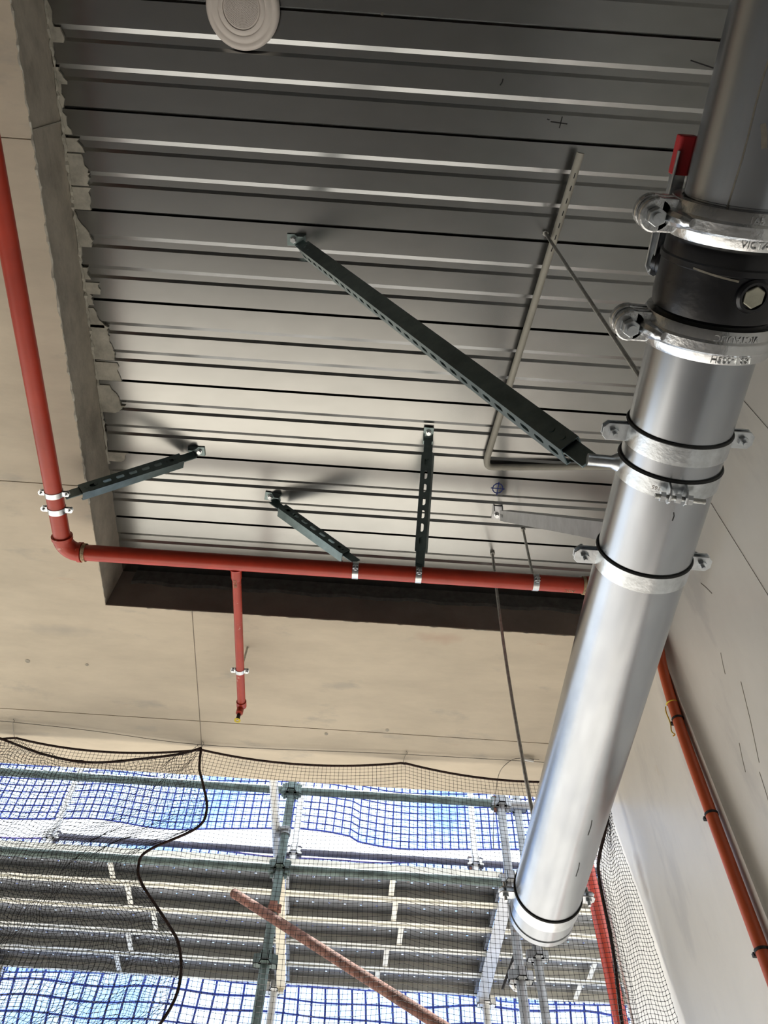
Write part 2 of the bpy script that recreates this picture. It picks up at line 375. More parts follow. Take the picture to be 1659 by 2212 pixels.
# cement slurry that ran over the edge of the sheets
for (ya, yb, wa, wb) in [(.02, .085, .015, .02), (.085, .125, .035, .045), (.19, .235, .012, .04), (.235, .30, .02, .016), (.31, .375, .01, .03), (.385, .425, .045, .06), (.43, .485, .058, .064), (.485, .525, .066, .062), (.53, .60, .064, .062),
                      (.62, .685, .01, .05), (.685, .72, .052, .05), (.79, .83, .02, .03), (.84, .88, .055, .058), (.88, .92, .02, .03), (.93, 1.0, .02, .06), (.99, 1.03, .064, .064), (1.03, 1.08, .07, .075), (1.08, 1.12, .08, .08), (1.13, 1.2, .085, .088), (1.22, 1.30, .05, .085), (1.30, 1.33, .09, .06), (1.5, 1.54, .08, .06)]:
    pts = []
    n = 5
    for i in range(n+1): pts.append((XL+wa+(wb-wa)*i/n+random.uniform(-.006, .006), ya+(yb-ya)*i/n))
    poly = [(XL-.002, ya)]+pts+[(XL-.002, yb)]
    MB().prism(poly, (0, 0, ZD-.0045), X, Y, Z, .006+.012).build('cement_spill', 'spill', deck)
ragged(lambda t: (XL+.004, -.2+t*1.75, ZD-.004), 150, 'cement_bead', 'spill', deck, .002, .009)
# inked set-out marks on the decking
zi = ZD-.0006
ribbon([(.452, .243, zi), (.502, .246, zi)], .0035, -Z, 'setout_mark', 'ink', deck); ribbon([(.484, .228, zi), (.481, .258, zi)], .003, -Z, 'setout_mark', 'ink', deck)
ribbon([(.440, .237, zi), (.446, .238, zi)], .003, -Z, 'setout_mark', 'ink', deck)
ribbon([(.289, .138, zi), (.288, .146, zi), (.283, .154, zi)], .0032, -Z, 'setout_mark', 'ink', deck)
ribbon([(.835, .055, zi), (.905, .070, zi)], .0035, -Z, 'setout_mark', 'ink', deck)
ribbon([(.466+.02*math.cos(a/12*2*math.pi), 1.548+.022*math.sin(a/12*2*math.pi), zi) for a in range(13)], .004, -Z, 'setout_mark', 'blueink', deck)
ribbon([(.44, 1.548, zi), (.492, 1.549, zi)], .004, -Z, 'setout_mark', 'blueink', deck); ribbon([(.467, 1.520, zi), (.466, 1.578, zi)], .004, -Z, 'setout_mark', 'blueink', deck)
MB().lathe([(0, .0045), (.002, .003)], (-.083, -.006+.0, ZD-.0015), Z, 10, closed=False).build('deck_screw', 'wire', deck)

# ================================================================== galvanised main
GX, GZ, GR = .489, 1.210, .08255
def G(y, r=0, a=0): return V((GX+r*math.cos(a), y, GZ+r*math.sin(a)))
FRONT = math.atan2(-GZ, -GX)           # direction from the pipe towards the lens
pm = thing('steel_pipe', (GX, 1.0, GZ), 'large galvanised steel pipe, open end pointing at the scaffold', 'pipe')
# long length with rolled grooves at both ends
def pipe_len(ya, yb, nm, parent):
    pr = [(0, GR), (.016, GR), (.017, GR-.0022), (.025, GR-.0022), (.026, GR)]
    L = yb-ya
    pr = pr+[(L-.026, GR), (L-.025, GR-.0022), (L-.017, GR-.0022), (L-.016, GR), (L, GR), (L, GR-.005), (0, GR-.005)]
    return MB().lathe(pr, (GX, ya, GZ), Y, 96).build(nm, 'galv', parent, smooth=True, angle=30)
pipe_len(.378, 1.937, 'pipe_wall', pm)
pm2 = thing('steel_pipe', (GX, -.4, GZ), 'galvanised steel pipe running out of frame above the black valve', 'pipe')
pipe_len(-1.6, .213, 'pipe_wall', pm2)
# weld seam line and stencil smudges
ribbon([G(-.35+.03*i, GR+.0003, FRONT-.20+.012*math.sin(i*1.3)) for i in range(19)], .0022, (-.37, 0, -.93), 'seam_line', 'wire', pm2, .0008)
ribbon([G(.088, GR+.0003, FRONT-.02), G(.098, GR+.0003, FRONT+.03), G(.112, GR+.0003, FRONT+.08)], .007, (-.37, 0, -.93), 'smudge', 'wire', pm2, .0008)
for (y, a, dy) in [(1.45, .62, .05), (1.60, .64, .05), (.663, .35, .015)]:
    ribbon([G(y, GR+.0003, FRONT+a), G(y+dy*.4, GR+.0003, FRONT+a+.025), G(y+dy, GR+.0003, FRONT+a+.02)], .0016, V((math.cos(FRONT+a), 0, math.sin(FRONT+a))), 'scratch', 'rubber', pm, .0008)

# butterfly valve between the couplings
va = thing('butterfly_valve', (GX, .295, GZ), 'black butterfly valve with hexagonal plug between two pipe couplings', 'valve')
MB().lathe([(0, .078), (0, GR+.001), (.02, GR+.001), (.028, .0905), (.036, .0925), (.050, .0925), (.052, .0955), (.060, .0955), (.062, .0925), (.085, .0925), (.110, .0935), (.128, .0915), (.134, GR+.001), (.160, GR+.001), (.160, .078)],
           (GX, .215, GZ), Y, 72).build('valve_body', 'black', va, smooth=True, angle=28)
ap = FRONT+.52; dpl = V((math.cos(ap), 0, math.sin(ap)))
pl = MB().lathe([(0, .024), (.006, .024), (.010, .021), (.010, .0175), (0, .0175)], G(.300, .089, ap), dpl, 32).build('plug_boss', 'black', va, smooth=True)
MB().lathe([(0, .0165), (.009, .0165), (.0105, .015)], G(.300, .089, ap), dpl, HEX, closed=False).build('hex_plug', 'brass', pl, bevel=.001)
ribbon([G(.273+.0006*i, .0957, FRONT-.42+.055*i) for i in range(13)], .0028, (-.37, 0, -.93), 'cast_rib', 'wire', va, .0012)
# neck, lever and red grip: the lever lies flat beside the top of the pipe
an = math.radians(131); dn = V((math.cos(an), 0, math.sin(an))); LX, LZ = .4165, 1.296
MB().lathe([(0, .024), (.014, .024), (.018, .020), (.026, .020)], G(.300, .085, an), dn, 24, closed=False).build('valve_neck', 'black', va, smooth=True)
poly = [(-.020, -.065), (.018, -.065), (.019, .0), (.016, .014), (.006, .024), (-.010, .024), (-.019, .010)]
MB().prism(poly, (LX, .300, LZ-.004), X, Y, Z, .004).build('locking_plate', 'zinc', va, bevel=.0015)
MB().lathe([(0, .007), (.010, .007)], (LX-.006, .316, LZ-.014), Z, HEX, closed=False).build('plate_bolt', 'zinc', va)
lv = MB().prism([(-.012, 0), (.012, 0), (.011, -.19), (-.011, -.19)], (LX, .31, LZ), X, Y, Z, .005)
lv.box((LX-.011, .225, LZ-.008), (.003, .17, .016)); lv_ = lv.build('lever', 'zinc', va, bevel=.001)
MB().lathe([(0, .0055), (.004, .0055)], (LX-.0125, .178, LZ-.004), X, 12, closed=False).build('lever_stop', 'zinc', lv_)
MB().prism([(-.0135, -.009), (-.010, -.012), (.010, -.012), (.0135, -.009), (.0135, .008), (.010, .011), (-.010, .011), (-.0135, .008)], (LX, .174, LZ), X, Z, -Y, .054).build('lever_grip', 'grip', lv_, bevel=.002)

def coupling(y, flip, label):
    """two-piece grooved coupling: ring halves, bolt pads with oval necks at both sides, raised lettering"""
    t = thing('pipe_coupling', (GX, y, GZ), label, 'coupling', 'grooved couplings on the big pipe')
    h = .0245
    MB().lathe([(-h, GR+.0012), (-h, .0965), (-h+.004, .0985), (-.0105, .1005), (-.007, .1035), (.007, .1035), (.0105, .1005), (h-.004, .0985), (h, .0965), (h, GR+.0012)],
               (GX, y, GZ), Y, 96).build('coupling_ring', 'cast', t, smooth=True, angle=24)
    for s in (-1, 1):
        cx = GX+s*.124
        for zz, nm in ((-.013, 'bolt_pad'), (.013, 'bolt_pad')):
            poly = []
            for k in range(20):
                a = 2*math.pi*k/20; poly.append((.024*math.cos(a), .0245*math.sin(a)))
            b = MB().prism(poly, (cx, y, GZ+zz-.008), X, Y, Z, .016)
            b.box((cx-s*.017, y, GZ+zz), (.026, .047, .016))
            p = b.build(nm, 'cast', t, bevel=.003)
        # reinforcing shoulder that runs from the pad into the ring
        for z0 in (-1, 1):
            pts = []
            for k in range(8):
                a = (math.pi if s < 0 else 0)+(-s)*(-z0)*(.10+.52*k/7)*(-1)
                pts.append(V((GX+.1045*math.cos(a), y, GZ+.1045*math.sin(a))))
            MB().tube(pts, [.012, .0125, .0125, .012, .0115, .0105, .009, .006], 10).build('shoulder', 'cast', t, smooth=True)
        bo = MB().lathe([(0, .0075), (.080, .0075)], (cx+s*.002, y, GZ-.043), Z, 14, closed=False).build('bolt', 'zinc', t, smooth=True)
        MB().lathe([(0, .0135), (.013, .0135)], (cx+s*.002, y, GZ-.036), Z, HEX, closed=False).build('nut', 'zinc', bo, bevel=.0012)
        MB().lathe([(0, .015), (.010, .014), (.013, .009)], (cx+s*.002, y, GZ+.021), Z, 20, closed=False).build('bolt_head', 'zinc', bo, smooth=True)
    a1 = FRONT+(.46 if not flip else .46)
    r1, r2_ = ('165.1-005H', 'VICTAULIC') if not flip else ('VICTAULIC', '165.1-005H')
    ring_text(r1, .0135, .0010, (GX, y-.0160, GZ), Y, .0996, a1, flip, 'raised_lettering', 'cast', t)
    ring_text(r2_, .0135, .0010, (GX, y+.0160, GZ), Y, .0996, a1+(.0 if not flip else .02), flip, 'raised_lettering', 'cast', t)
    return t
coupling(.215, False, 'silver grooved pipe coupling above the black valve, nearest the top edge')
coupling(.376, True, 'silver grooved pipe coupling just below the black valve')

def band_clip(name, label, c, axis, ear, R, width, t=.003, earlen=.04, earw=None, m='zinc', rub=True, sides=(-1, 1), cat='clamp', group=None, boltlen=.03, gap=.004, n=64, earshift=0.):
    axis = V(axis).normalized(); ear = V(ear).normalized(); ba = axis.cross(ear).normalized(); c = V(c)
    o = thing(name, c, label, cat, group); earw = earw or width
    MB().lathe([(-width/2, R+.0012), (-width/2, R+t), (width/2, R+t), (width/2, R+.0012)], c, axis, n).build('band', m, o, smooth=True)
    if rub:
        MB().lathe([(-width/2-.0035, R+.0002), (-width/2-.0035, R+t-.0004), (-width/2-.0005, R+t+.0012), (-width/2+.001, R+t+.0008), (-width/2+.001, R+.0002)], c, axis, n).build('rubber_lining', 'rubber', o, smooth=True)
    for s in sides:
        for q in (-1, 1):
            e = c+ear*s*(R+earlen/2-.002)+ba*q*(gap+t/2)
            b = MB(); poly = [(-earlen/2-.003, -earw/2), (earlen/2-earw*.25, -earw/2), (earlen/2, -earw*.25), (earlen/2, earw*.25), (earlen/2-earw*.25, earw/2), (-earlen/2-.003, earw/2)]
            b.prism(poly, e-ba*t/2, ear*s, axis, ba, t); b.build('ear', m, o, bevel=.0006)
        p = c+ear*s*(R+earlen*.55)
        rb = max(.003, earw*.14)
        bo = MB().lathe([(-boltlen*.62, rb), (boltlen*.5, rb)], p, ba, 10, closed=False).build('bolt', m, o, smooth=True)
        MB().lathe([(-gap-t-rb*1.7, rb*2), (-gap-t, rb*2)], p, ba, HEX, closed=False).build('nut', m, bo)
        MB().lathe([(gap+t, rb*2), (gap+t+rb*1.5, rb*2)], p, ba, HEX, closed=False).build('bolt_head', m, bo)
    return o
GCG = 'galvanised pipe clamps on the big pipe'
ca = band_clip('pipe_clamp', 'wide galvanised clamp on the big pipe, first below the couplings', (GX, .560, GZ), Y, X, GR, .034, earlen=.045, earw=.030, group=GCG, boltlen=.045)
cc_ = band_clip('pipe_clamp', 'galvanised clamp on the big pipe under the pale longitudinal brace', (GX, .812, GZ), Y, X, GR, .034, earlen=.045, earw=.030, group=GCG, boltlen=.045)
cdm = band_clip('pipe_clamp', 'galvanised clamp close to the open end of the big pipe', (GX, 1.850, GZ), Y, X, GR, .040, earlen=.040, earw=.030, group=GCG, boltlen=.045)
for o, y in ((ca, .560), (cdm, 1.850)):
    MB().lathe([(0, .011), (.022, .011)], (GX, y, GZ+GR+.002), Z, HEX, closed=False).build('top_boss', 'zinc', o)
# seismic clamp: split faces the lens, threaded boss takes the long brace
cb = thing('pipe_clamp', (GX, .618, GZ), 'galvanised clamp bolted at the front, stub to the long dark brace', 'clamp', GCG)
yb_ = .622
MB().lathe([(-.016, GR+.001), (-.016, GR+.004), (.016, GR+.004), (.016, GR+.001)], (GX, yb_, GZ), Y, 72).build('band', 'zinc', cb, smooth=True)
MB().lathe([(-.0195, GR), (-.0195, GR+.003), (-.0155, GR+.005), (-.0155, GR)], (GX, yb_, GZ), Y, 72).build('rubber_lining', 'rubber', cb, smooth=True)
as_ = FRONT+.26; ds = V((math.cos(as_), 0, math.sin(as_))); ts = V((-math.sin(as_), 0, math.cos(as_)))
for s in (-1, 1):
    MB().prism([(-.016, 0), (.016, 0), (.014, .020), (.006, .028), (-.006, .028), (-.014, .020)], G(yb_, GR+.003, as_)+ts*s*.011, Y, ds, ts*s, .0035).build('ear', 'zinc', cb, bevel=.0008)
MB().lathe([(-.034, .0042), (.045, .0042)], G(yb_+.004, GR+.018, as_), ts, 12, closed=False).build('bolt', 'rod', cb, smooth=True)
for z0 in (-.026, -.002, .0165): MB().lathe([(z0, .0085), (z0+.008, .0085)], G(yb_+.004, GR+.018, as_), ts, HEX, closed=False).build('nut', 'zinc', cb)
ring_text('165', .010, .0003, (GX, yb_, GZ), Y, GR+.004, FRONT-.10, True, 'size_print', 'white', cb)
MB().lathe([(0, .017), (.006, .014), (.012, .0105), (.052, .0105)], G(yb_, GR+.002, math.pi-.06), V((-1, 0, .06)), 20, closed=False).build('threaded_boss', 'zinc', cb, smooth=True)

# ================================================================== threaded rods
def rod(p0, p1, label, r=.0055, bend=None):
    o = thing('threaded_rod', p1, label, 'rod', 'threaded hanger rods')
    p0, p1 = V(p0), V(p1); pts = [p0.lerp(p1, i/10) for i in range(11)]
    if bend: pts = [p+V(bend)*math.sin(math.pi*i/10) for i, p in enumerate(pts)]
    MB().tube(pts, r, 10).build('rod', 'rod', o, smooth=True)
    MB().lathe([(0, r*1.9), (.012, r*1.9)], p0-Z*.013, Z, HEX, closed=False).build('anchor_nut', 'rod', o)
    return o
rod((.489, .5715, ZD), (.489, .560, GZ+GR+.018), 'short looking threaded rod up to the decking near the grey conduit', .0052)
rod((.4855, 1.855, ZD), (.489, 1.850, GZ+GR+.018), 'long bowed threaded rod from decking to the open end of the big pipe', .0056, bend=(-.012, 0, 0))
rod((.5933, 1.728, ZD), (.5915, 1.728, 2.357+.034), 'short threaded rod hanging the right end of the red pipe', .005)

# ================================================================== red fire pipes
RX, RY, RZ, RR = -1.126, 1.720, 2.357, .0298
rp = thing('red_pipe', (RX, .4, RZ), 'red painted pipe running along below the left beam', 'pipe')
MB().tube([(RX-.0, -2.5, RZ), (RX, 1.655, RZ)], RR, 40).build('pipe_wall', 'red', rp, smooth=True)
MB().lathe([(0, RR+.004), (.012, RR+.004)], (RX, 1.655, RZ), Y, 36, closed=False).build('hemp_joint', 'hemp', rp, smooth=True)
el = thing('pipe_elbow', (RX, RY, RZ), 'red cast elbow joining the two red pipes at the corner', 'pipe fitting')
eb = 0.055; pts = [(RX, 1.660, RZ)]
for k in range(10):
    a = math.pi/2*k/9; pts.append((RX+eb*(1-math.cos(a)), RY-eb+eb*math.sin(a), RZ))
pts.append((RX+eb+.006, RY, RZ))
MB().tube(pts, RR+.004, 32).build('elbow_body', 'redscuff', el, smooth=True)
MB().lathe([(0, RR+.0075), (.013, RR+.0075)], (RX, 1.652, RZ), Y, 36, closed=False).build('socket_rim', 'redscuff', el, smooth=True)
MB().lathe([(0, RR+.0075), (.013, RR+.0075)], (RX+eb-.004, RY, RZ), X, 36, closed=False).build('socket_rim', 'redscuff', el, smooth=True)
r2p = thing('red_pipe', (-.1, RY, RZ), 'red painted pipe crossing in front of the dark concrete beam', 'pipe')
MB().tube([(RX+eb+.01, RY, RZ), (.775, RY, RZ)], RR, 40).build('pipe_wall', 'red', r2p, smooth=True)
MB().lathe([(0, RR+.004), (.012, RR+.004)], (RX+eb+.012, RY, RZ), X, 36, closed=False).build('hemp_joint', 'hemp', r2p, smooth=True)
MB().lathe([(0, RR+.004), (.012, RR+.004)], (.764, RY, RZ), X, 36, closed=False).build('hemp_joint', 'hemp', r2p, smooth=True)
e2 = thing('pipe_socket', (.83, RY, RZ), 'red pipe socket at the wall end, half behind the big pipe', 'pipe fitting')
MB().lathe([(0, RR+.0065), (.012, RR+.0065), (.014, RR+.0045), (.30, RR+.0045)], (.777, RY, RZ), X, 36, closed=False).build('socket_body', 'redscuff', e2, smooth=True)
# paint mark near the end, written upside down, and on the branch
vs, fs = text_verts('ASC', .022, .0004); out = []
for x, y, z in vs:
    x, y = -x, -y; a = math.radians(-118)+y/RR
    out.append((.725+x, RY-(RR+.0006+z)*math.cos(a)*-1, RZ+(RR+.0006+z)*math.sin(a)))
out = []
for x, y, z in vs:
    x, y = -x, -y; a = math.radians(-75)-y/RR; rr = RR+.0006+z
    out.append((.715+x, RY+rr*math.cos(a), RZ+rr*math.sin(a)))
MB().add(out, fs).build('painted_letters', 'hemp', r2p)
# branch with capped sprinkler outlet
BR, BX = .0165, -.506
br = thing('branch_pipe', (BX, 2.1, RZ), 'thin red branch pipe under the beam soffit ending in a sprinkler outlet', 'pipe')
MB().tube([(BX+.004, RY+.02, RZ), (BX, 2.44, RZ)], BR, 28).build('pipe_wall', 'redscuff', br, smooth=True)
MB().lathe([(0, BR+.010), (.006, BR+.007), (.010, BR+.0035), (.045, BR+.003), (.055, BR+.0002)], (BX+.003, RY+RR-.006, RZ), Y, 28, closed=False).build('welded_outlet', 'red', br, smooth=True)
MB().lathe([(0, BR+.004), (.028, BR+.004), (.034, BR)], (BX, 2.42, RZ), Y, 24, closed=False).build('end_elbow', 'redscuff', br, smooth=True)
MB().lathe([(0, .0145), (.025, .0145), (.030, .011)], (BX-.002, 2.447, RZ-.040), Z, 18, closed=False).build('drop_socket', 'red', br, smooth=True)
MB().lathe([(0, .008), (.026, .008)], (BX-.004, 2.455, RZ-.062), Z, 12, closed=False).build('sprinkler_body', 'ink', br, smooth=True)
MB().lathe([(0, .013), (.002, .013), (.002, .006), (0, .006)], (BX-.006, 2.462, RZ-.066), Z, 18).build('yellow_ring', 'ochre', br)
vs, fs = text_verts('KOEL', .016, .0003); out = []
for x, y, z in vs:
    a = math.radians(-95)+y/BR*-1*-1; rr = BR+.0034+z; out.append((BX+.002+rr*math.cos(a), RY+.085+x, RZ+rr*math.sin(a)))
MB().add(out, fs).build('painted_letters', 'hemp', br)

RCG = 'zinc pipe clips on the red pipes'
band_clip('pipe_clip', 'zinc clip on the left red pipe at the end of its brace', (RX, 1.474, RZ), Y, X, RR, .020, .0022, earlen=.026, earw=.018, group=RCG, boltlen=.03, rub=False, n=40)
band_clip('pipe_clip', 'zinc clip on the left red pipe just above the elbow', (RX, 1.540, RZ), Y, X, RR, .022, .0022, earlen=.028, earw=.020, group=RCG, boltlen=.03, rub=False, n=40)
band_clip('pipe_clip', 'zinc clip on the crossing red pipe below the diagonal black brace', (-.066, RY, RZ), X, V((0, -.60, .80)).cross(X).normalized()*0+V((0, .62, -.78)).cross(X).normalized(), RR, .022, .0022, earlen=.026, earw=.020, group=RCG, boltlen=.02, rub=False, n=40)
band_clip('pipe_clip', 'zinc clip on the crossing red pipe below the upright brace', (.164, RY, RZ), X, V((0, .62, -.78)).cross(X).normalized(), RR, .022, .0022, earlen=.026, earw=.020, group=RCG, boltlen=.02, rub=False, n=40)
band_clip('pipe_clip', 'zinc clip on the crossing red pipe, rightmost, beside the big pipe', (.592, RY, RZ), X, V((0, .62, -.78)).cross(X).normalized(), RR, .022, .0022, earlen=.026, earw=.020, group=RCG, boltlen=.02, rub=False, n=40)
band_clip('pipe_clip', 'small zinc clip on the thin red branch pipe', (BX, 2.250, RZ), Y, X, BR, .018, .0020, earlen=.022, earw=.018, group=RCG, boltlen=.02, rub=False, n=32)
o = thing('threaded_rod', (BX+.004, 2.250, RZ+.02), 'stubby threaded rod holding the thin red branch pipe', 'rod', 'threaded hanger rods')
MB().tube([(BX+.006, 2.25, ZS), (BX+.004, 2.25, RZ+BR+.003)], .0045, 8).build('rod', 'rod', o, smooth=True)

# ================================================================== seismic braces from slotted channel
def slot_plate(mb, o, u, v, nrm, L, wd, pitch, slw, sll, t=.0025, lead=None):
    """plate of length L along u, width wd along v (centred), with rounded slots punched through"""
    n = int(L/pitch); lead = (L-n*pitch)/2
    if lead > 1e-4:
        mb.box(o+u*(lead/2), (lead, wd, t), (u, v, nrm)); mb.box(o+u*(L-lead/2), (lead, wd, t), (u, v, nrm))
    inner = []; outer = []
    K = 5; r = slw/2; hl = sll/2-r
    for (cx, a0) in ((hl, -90), (-hl, 90)):
        for k in range(K+1):
            a = math.radians(a0+180*k/K); inner.append((cx+r*math.cos(a), r*math.sin(a)))
    for x, y in inner:
        sx = (pitch/2)/abs(x) if abs(x) > 1e-9 else 1e9; sy = (wd/2)/abs(y) if abs(y) > 1e-9 else 1e9
        k = min(sx, sy); outer.append((max(-pitch/2, min(pitch/2, x*k)), max(-wd/2, min(wd/2, y*k))))
    # make the corners exact
    for q in range(4):
        cxn, cyn = ((1, -1), (1, 1), (-1, 1), (-1, -1))[q]
        i = min(range(len(outer)), key=lambda j: (outer[j][0]-cxn*pitch/2)**2+(outer[j][1]-cyn*wd/2)**2); outer[i] = (cxn*pitch/2, cyn*wd/2)
    N = len(inner)
    for s in range(n):
        c = o+u*(lead+pitch*(s+.5)); vs = []
        for h in (-t/2, t/2):
            vs += [c+u*a+v*b+nrm*h for a, b in inner]+[c+u*a+v*b+nrm*h for a, b in outer]
        fs = []
        for i in range(N):
            j = (i+1) % N
            fs += [(i, j, N+j, N+i), (2*N+i, 3*N+i, 3*N+j, 2*N+j), (i, 2*N+i, 2*N+j, j)]
        mb.add(vs, fs)
def brace(name, label, p0, p1, roll, w=.041, h=.041, m='strut', slots=True, side=1, bolts=True, cat='brace', slotface='web', pitch=.05, plates=True, topn=None, ang0=0):
    """channel from deck end p0 to pipe end p1; its web looks at the lens, turned by roll about its length"""
    p0, p1 = V(p0), V(p1); u = (p1-p0).normalized(); L = (p1-p0).length
    tocam = -(p0+p1)/2; nb = (tocam-u*tocam.dot(u)).normalized()
    nb = Matrix.Rotation(math.radians(roll), 3, u) @ nb; v = nb.cross(u).normalized()
    o = thing(name, p1, label, cat, 'seismic braces of slotted channel')
    a0 = .045 if plates else 0.; Lc = L-2*a0; s0 = p0+u*a0
    t = .0025
    web = MB()
    if slots and slotface == 'web': slot_plate(web, s0, u, v, nb, Lc, w, pitch, .014, .031)
    else: web.box(s0+u*Lc/2, (Lc, w, t), (u, v, nb))
    web.build('channel_web', m, o)
    for s in (-1, 1):
        fl = MB()
        if slots and slotface == 'flange' and s == side:
            slot_plate(fl, s0+v*s*(w/2-t/2)-nb*(h/2), u, nb, v*s, Lc, h-t, pitch, .013, .031)
        else: fl.box(s0+u*Lc/2+v*s*(w/2-t/2)-nb*(h/2), (Lc, t, h-t), (u, v, nb))
        fl.box(s0+u*Lc/2+v*s*(w/2-.005)-nb*(h-t), (Lc, .008, t), (u, v, nb))
        fl.build('channel_flange', m, o)
    if plates:
        for e, q in ((0, 1), (1, -1)):
            pe = (p0 if e == 0 else p1)
            d = u*q
            b = MB().box(pe+d*.050-nb*.010, (.125, w-.007, .005), (u, v, nb))
            hbar = b.build('hinge_bar', m, o, bevel=.001)
            for kx in (.068, .102):
                hb = MB().lathe([(-.010, .0065), (.003, .0065)], pe+d*kx, nb, 14, closed=False).build('bolt_head', m, hbar, smooth=True)
    # foot on the deck
    if plates:
        fn = V((0, 0, -1)); du = V((u.x, u.y, 0)).normalized() if topn is None else V(topn)
        if True:
            q = V((p0.x, p0.y, ZD-.0035)); dv = Z.cross(du)
            ft = MB().box(q-du*.012, (.062, w-.003, .005), (du, dv, Z)).build('deck_foot', m, o, bevel=.001)
            for s in (-1, 1): MB().prism([(-.018, 0), (.022, 0), (.014, -.034), (-.002, -.034)], q+dv*s*(w/2-.006), du, Z, dv*s, .004).build('foot_cheek', m, ft, bevel=.0008)
            MB().lathe([(0, .011), (.004, .011), (.0045, .0085), (.014, .0085)], q-du*.022-Z*.002, -Z, HEX, closed=False).build('anchor_bolt', 'zinc', ft)
    return o
# long transverse brace of the big pipe
brace('long_brace', 'long dark green channel brace from the decking down to the big pipe', (-.318, .648, ZD-.030), (.352, .624, GZ+.030), -22, slots=True, slotface='flange', side=-1, m='strut', pitch=.05)
# pale longitudinal brace above the big pipe
brace('channel_brace', 'pale grey plain channel brace running behind the big pipe', (.478, 1.645, ZD-.045), (.489, .835, GZ+GR+.03), 12, slots=False, m='strutlight')
# braces of the red pipes
brace('channel_brace', 'dark slotted brace from the left red pipe up to the decking', (-.725, 1.470, ZD-.030), (-1.080, 1.474, RZ+.006), 36, h=.041)
brace('channel_brace', 'dark slotted brace slanting to the middle of the crossing red pipe', (-.410, 1.655, ZD-.032), (-.072, 1.700, RZ+.050), -46, h=.041)
brace('channel_brace', 'dark slotted brace standing upright above the crossing red pipe', (.172, 1.345, ZD-.030), (.165, 1.690, RZ+.030), 14, h=.034)
MB().box((.1645, 1.700, RZ+.022), (.024, .010, .040)).build('drop_link', 'strut', bpy.data.objects['channel_brace.003'] if 'channel_brace.003' in bpy.data.objects else None)

# ================================================================== conduit lying under the decking
cn = thing('conduit', (.41, 1.44, ZD-.02), 'grey plastic conduit bent at a right angle under the decking', 'conduit')
pts = [V((.548, .318, ZD-.055)), V((.405, 1.395, ZD-.022))]
pl_ = [pts[0].lerp(pts[1], i/12) for i in range(13)]
bc = [(.4045, 1.41, ZD-.022), (.405, 1.424, ZD-.022), (.409, 1.436, ZD-.022), (.418, 1.443, ZD-.022), (.430, 1.445, ZD-.021)]
pl_ += [V(b) for b in bc]+[V((.60, 1.432, ZD-.019)), V((.95, 1.405, ZD-.016))]
MB().tube(pl_, .0125, 16).build('conduit_tube', 'pvc', cn, smooth=True)
for i in range(7):
    p = pts[0].lerp(pts[1], .06+.035*i); d = (pts[1]-pts[0]).normalized()
    MB().box(p-Z*.0124, (.016, .003, .0008), (d, Z.cross(d).normalized(), Z)).build('print_mark', 'ink', cn)

# ================================================================== ceiling speaker
sp = thing('ceiling_speaker', (-.486, .004, ZD-.02), 'round white ceiling speaker with perforated grille', 'speaker')
SCN = V((-.486, .004, ZD-.006)); tilt = V((-.06, .03, -1)).normalized(); R0 = .1075
MB().lathe([(0, R0), (.010, R0), (.018, R0-.004), (.021, R0-.010), (.020, R0-.017), (.0195, R0-.020), (.023, R0-.024), (.024, R0-.034), (.024, R0-.037), (.0225, R0-.0385), (.0245, R0-.040), (.0245, R0-.052), (0, R0-.052)], SCN, tilt, 72).build('speaker_rim', 'white', sp, smooth=True, angle=60)
MB().lathe([(.019, R0-.051), (.0235, R0-.056), (.0255, R0-.075), (.0262, .004)], SCN, tilt, 60, closed=False).build('grille', 'white', sp, smooth=True)
u, v, d = frame(tilt); dm = MB()
for k in range(1, 14):
    r = .0037*k
    for q in range(int(2*math.pi*r/.0037)):
        a = 2*math.pi*q/int(2*math.pi*r/.0037); c = SCN+d*(.0264-.0000*r-max(0, (r-.032))*.115)+(u*math.cos(a)+v*math.sin(a))*r
        dm.add([c+(u*math.cos(b)+v*math.sin(b))*.0011 for b in (0, 1.05, 2.09, 3.14, 4.19, 5.24)], [(0, 1, 2, 3, 4, 5)])
dm.build('grille_holes', 'dot', sp, kind='stuff')

# ================================================================== orange conduit and ties on the wall
oc = thing('orange_conduit', (1.14, 2.115, 0), 'orange conduit running down the wall beside the big pipe', 'conduit')
op = [(1.165, 2.07, ZS), (1.150, 2.085, 2.36), (1.146, 2.105, 2.20), (1.142, 2.114, 2.0), (1.14, 2.118, 1.7), (1.14, 2.122, 1.3), (1.14, 2.124, .8), (1.14, 2.126, FL)]
def smooth_path(pts, k=6):
    P = [V(p) for p in pts]; out = []
    for i in range(len(P)-1):
        a, b, c, d = P[max(i-1, 0)], P[i], P[i+1], P[min(i+2, len(P)-1)]
        for j in range(k):
            t = j/k; out.append(.5*((2*b)+(c-a)*t+(2*a-5*b+4*c-d)*t*t+(3*b-a-3*c+d)*t**3))
    return out+[P[-1]]
MB().tube(smooth_path(op), .0195, 20).build('conduit_tube', 'orange', oc, smooth=True)
def tie(z, x, y, label):
    o = thing('cable_tie', (x, y, z), label, 'cable tie', 'black cable ties on the orange conduit')
    MB().lathe([(-.004, .0196), (-.004, .0218), (.004, .0218), (.004, .0196)], (x, y, z), V((0, .02, -1)), 28).build('strap', 'ink', o, smooth=True)
    MB().box((x-.014, y+.022, z), (.012, .012, .011)).build('tie_head', 'ink', o, bevel=.001)
tie(2.105, 1.144, 2.110, 'uppermost black cable tie on the orange conduit'); tie(1.702, 1.14, 2.118, 'middle black cable tie on the orange conduit'); tie(1.262, 1.14, 2.1225, 'lowest black cable tie on the orange conduit')
st = thing('string', (1.143, 2.105, 2.15), 'yellow string knotted round the orange conduit', 'string')
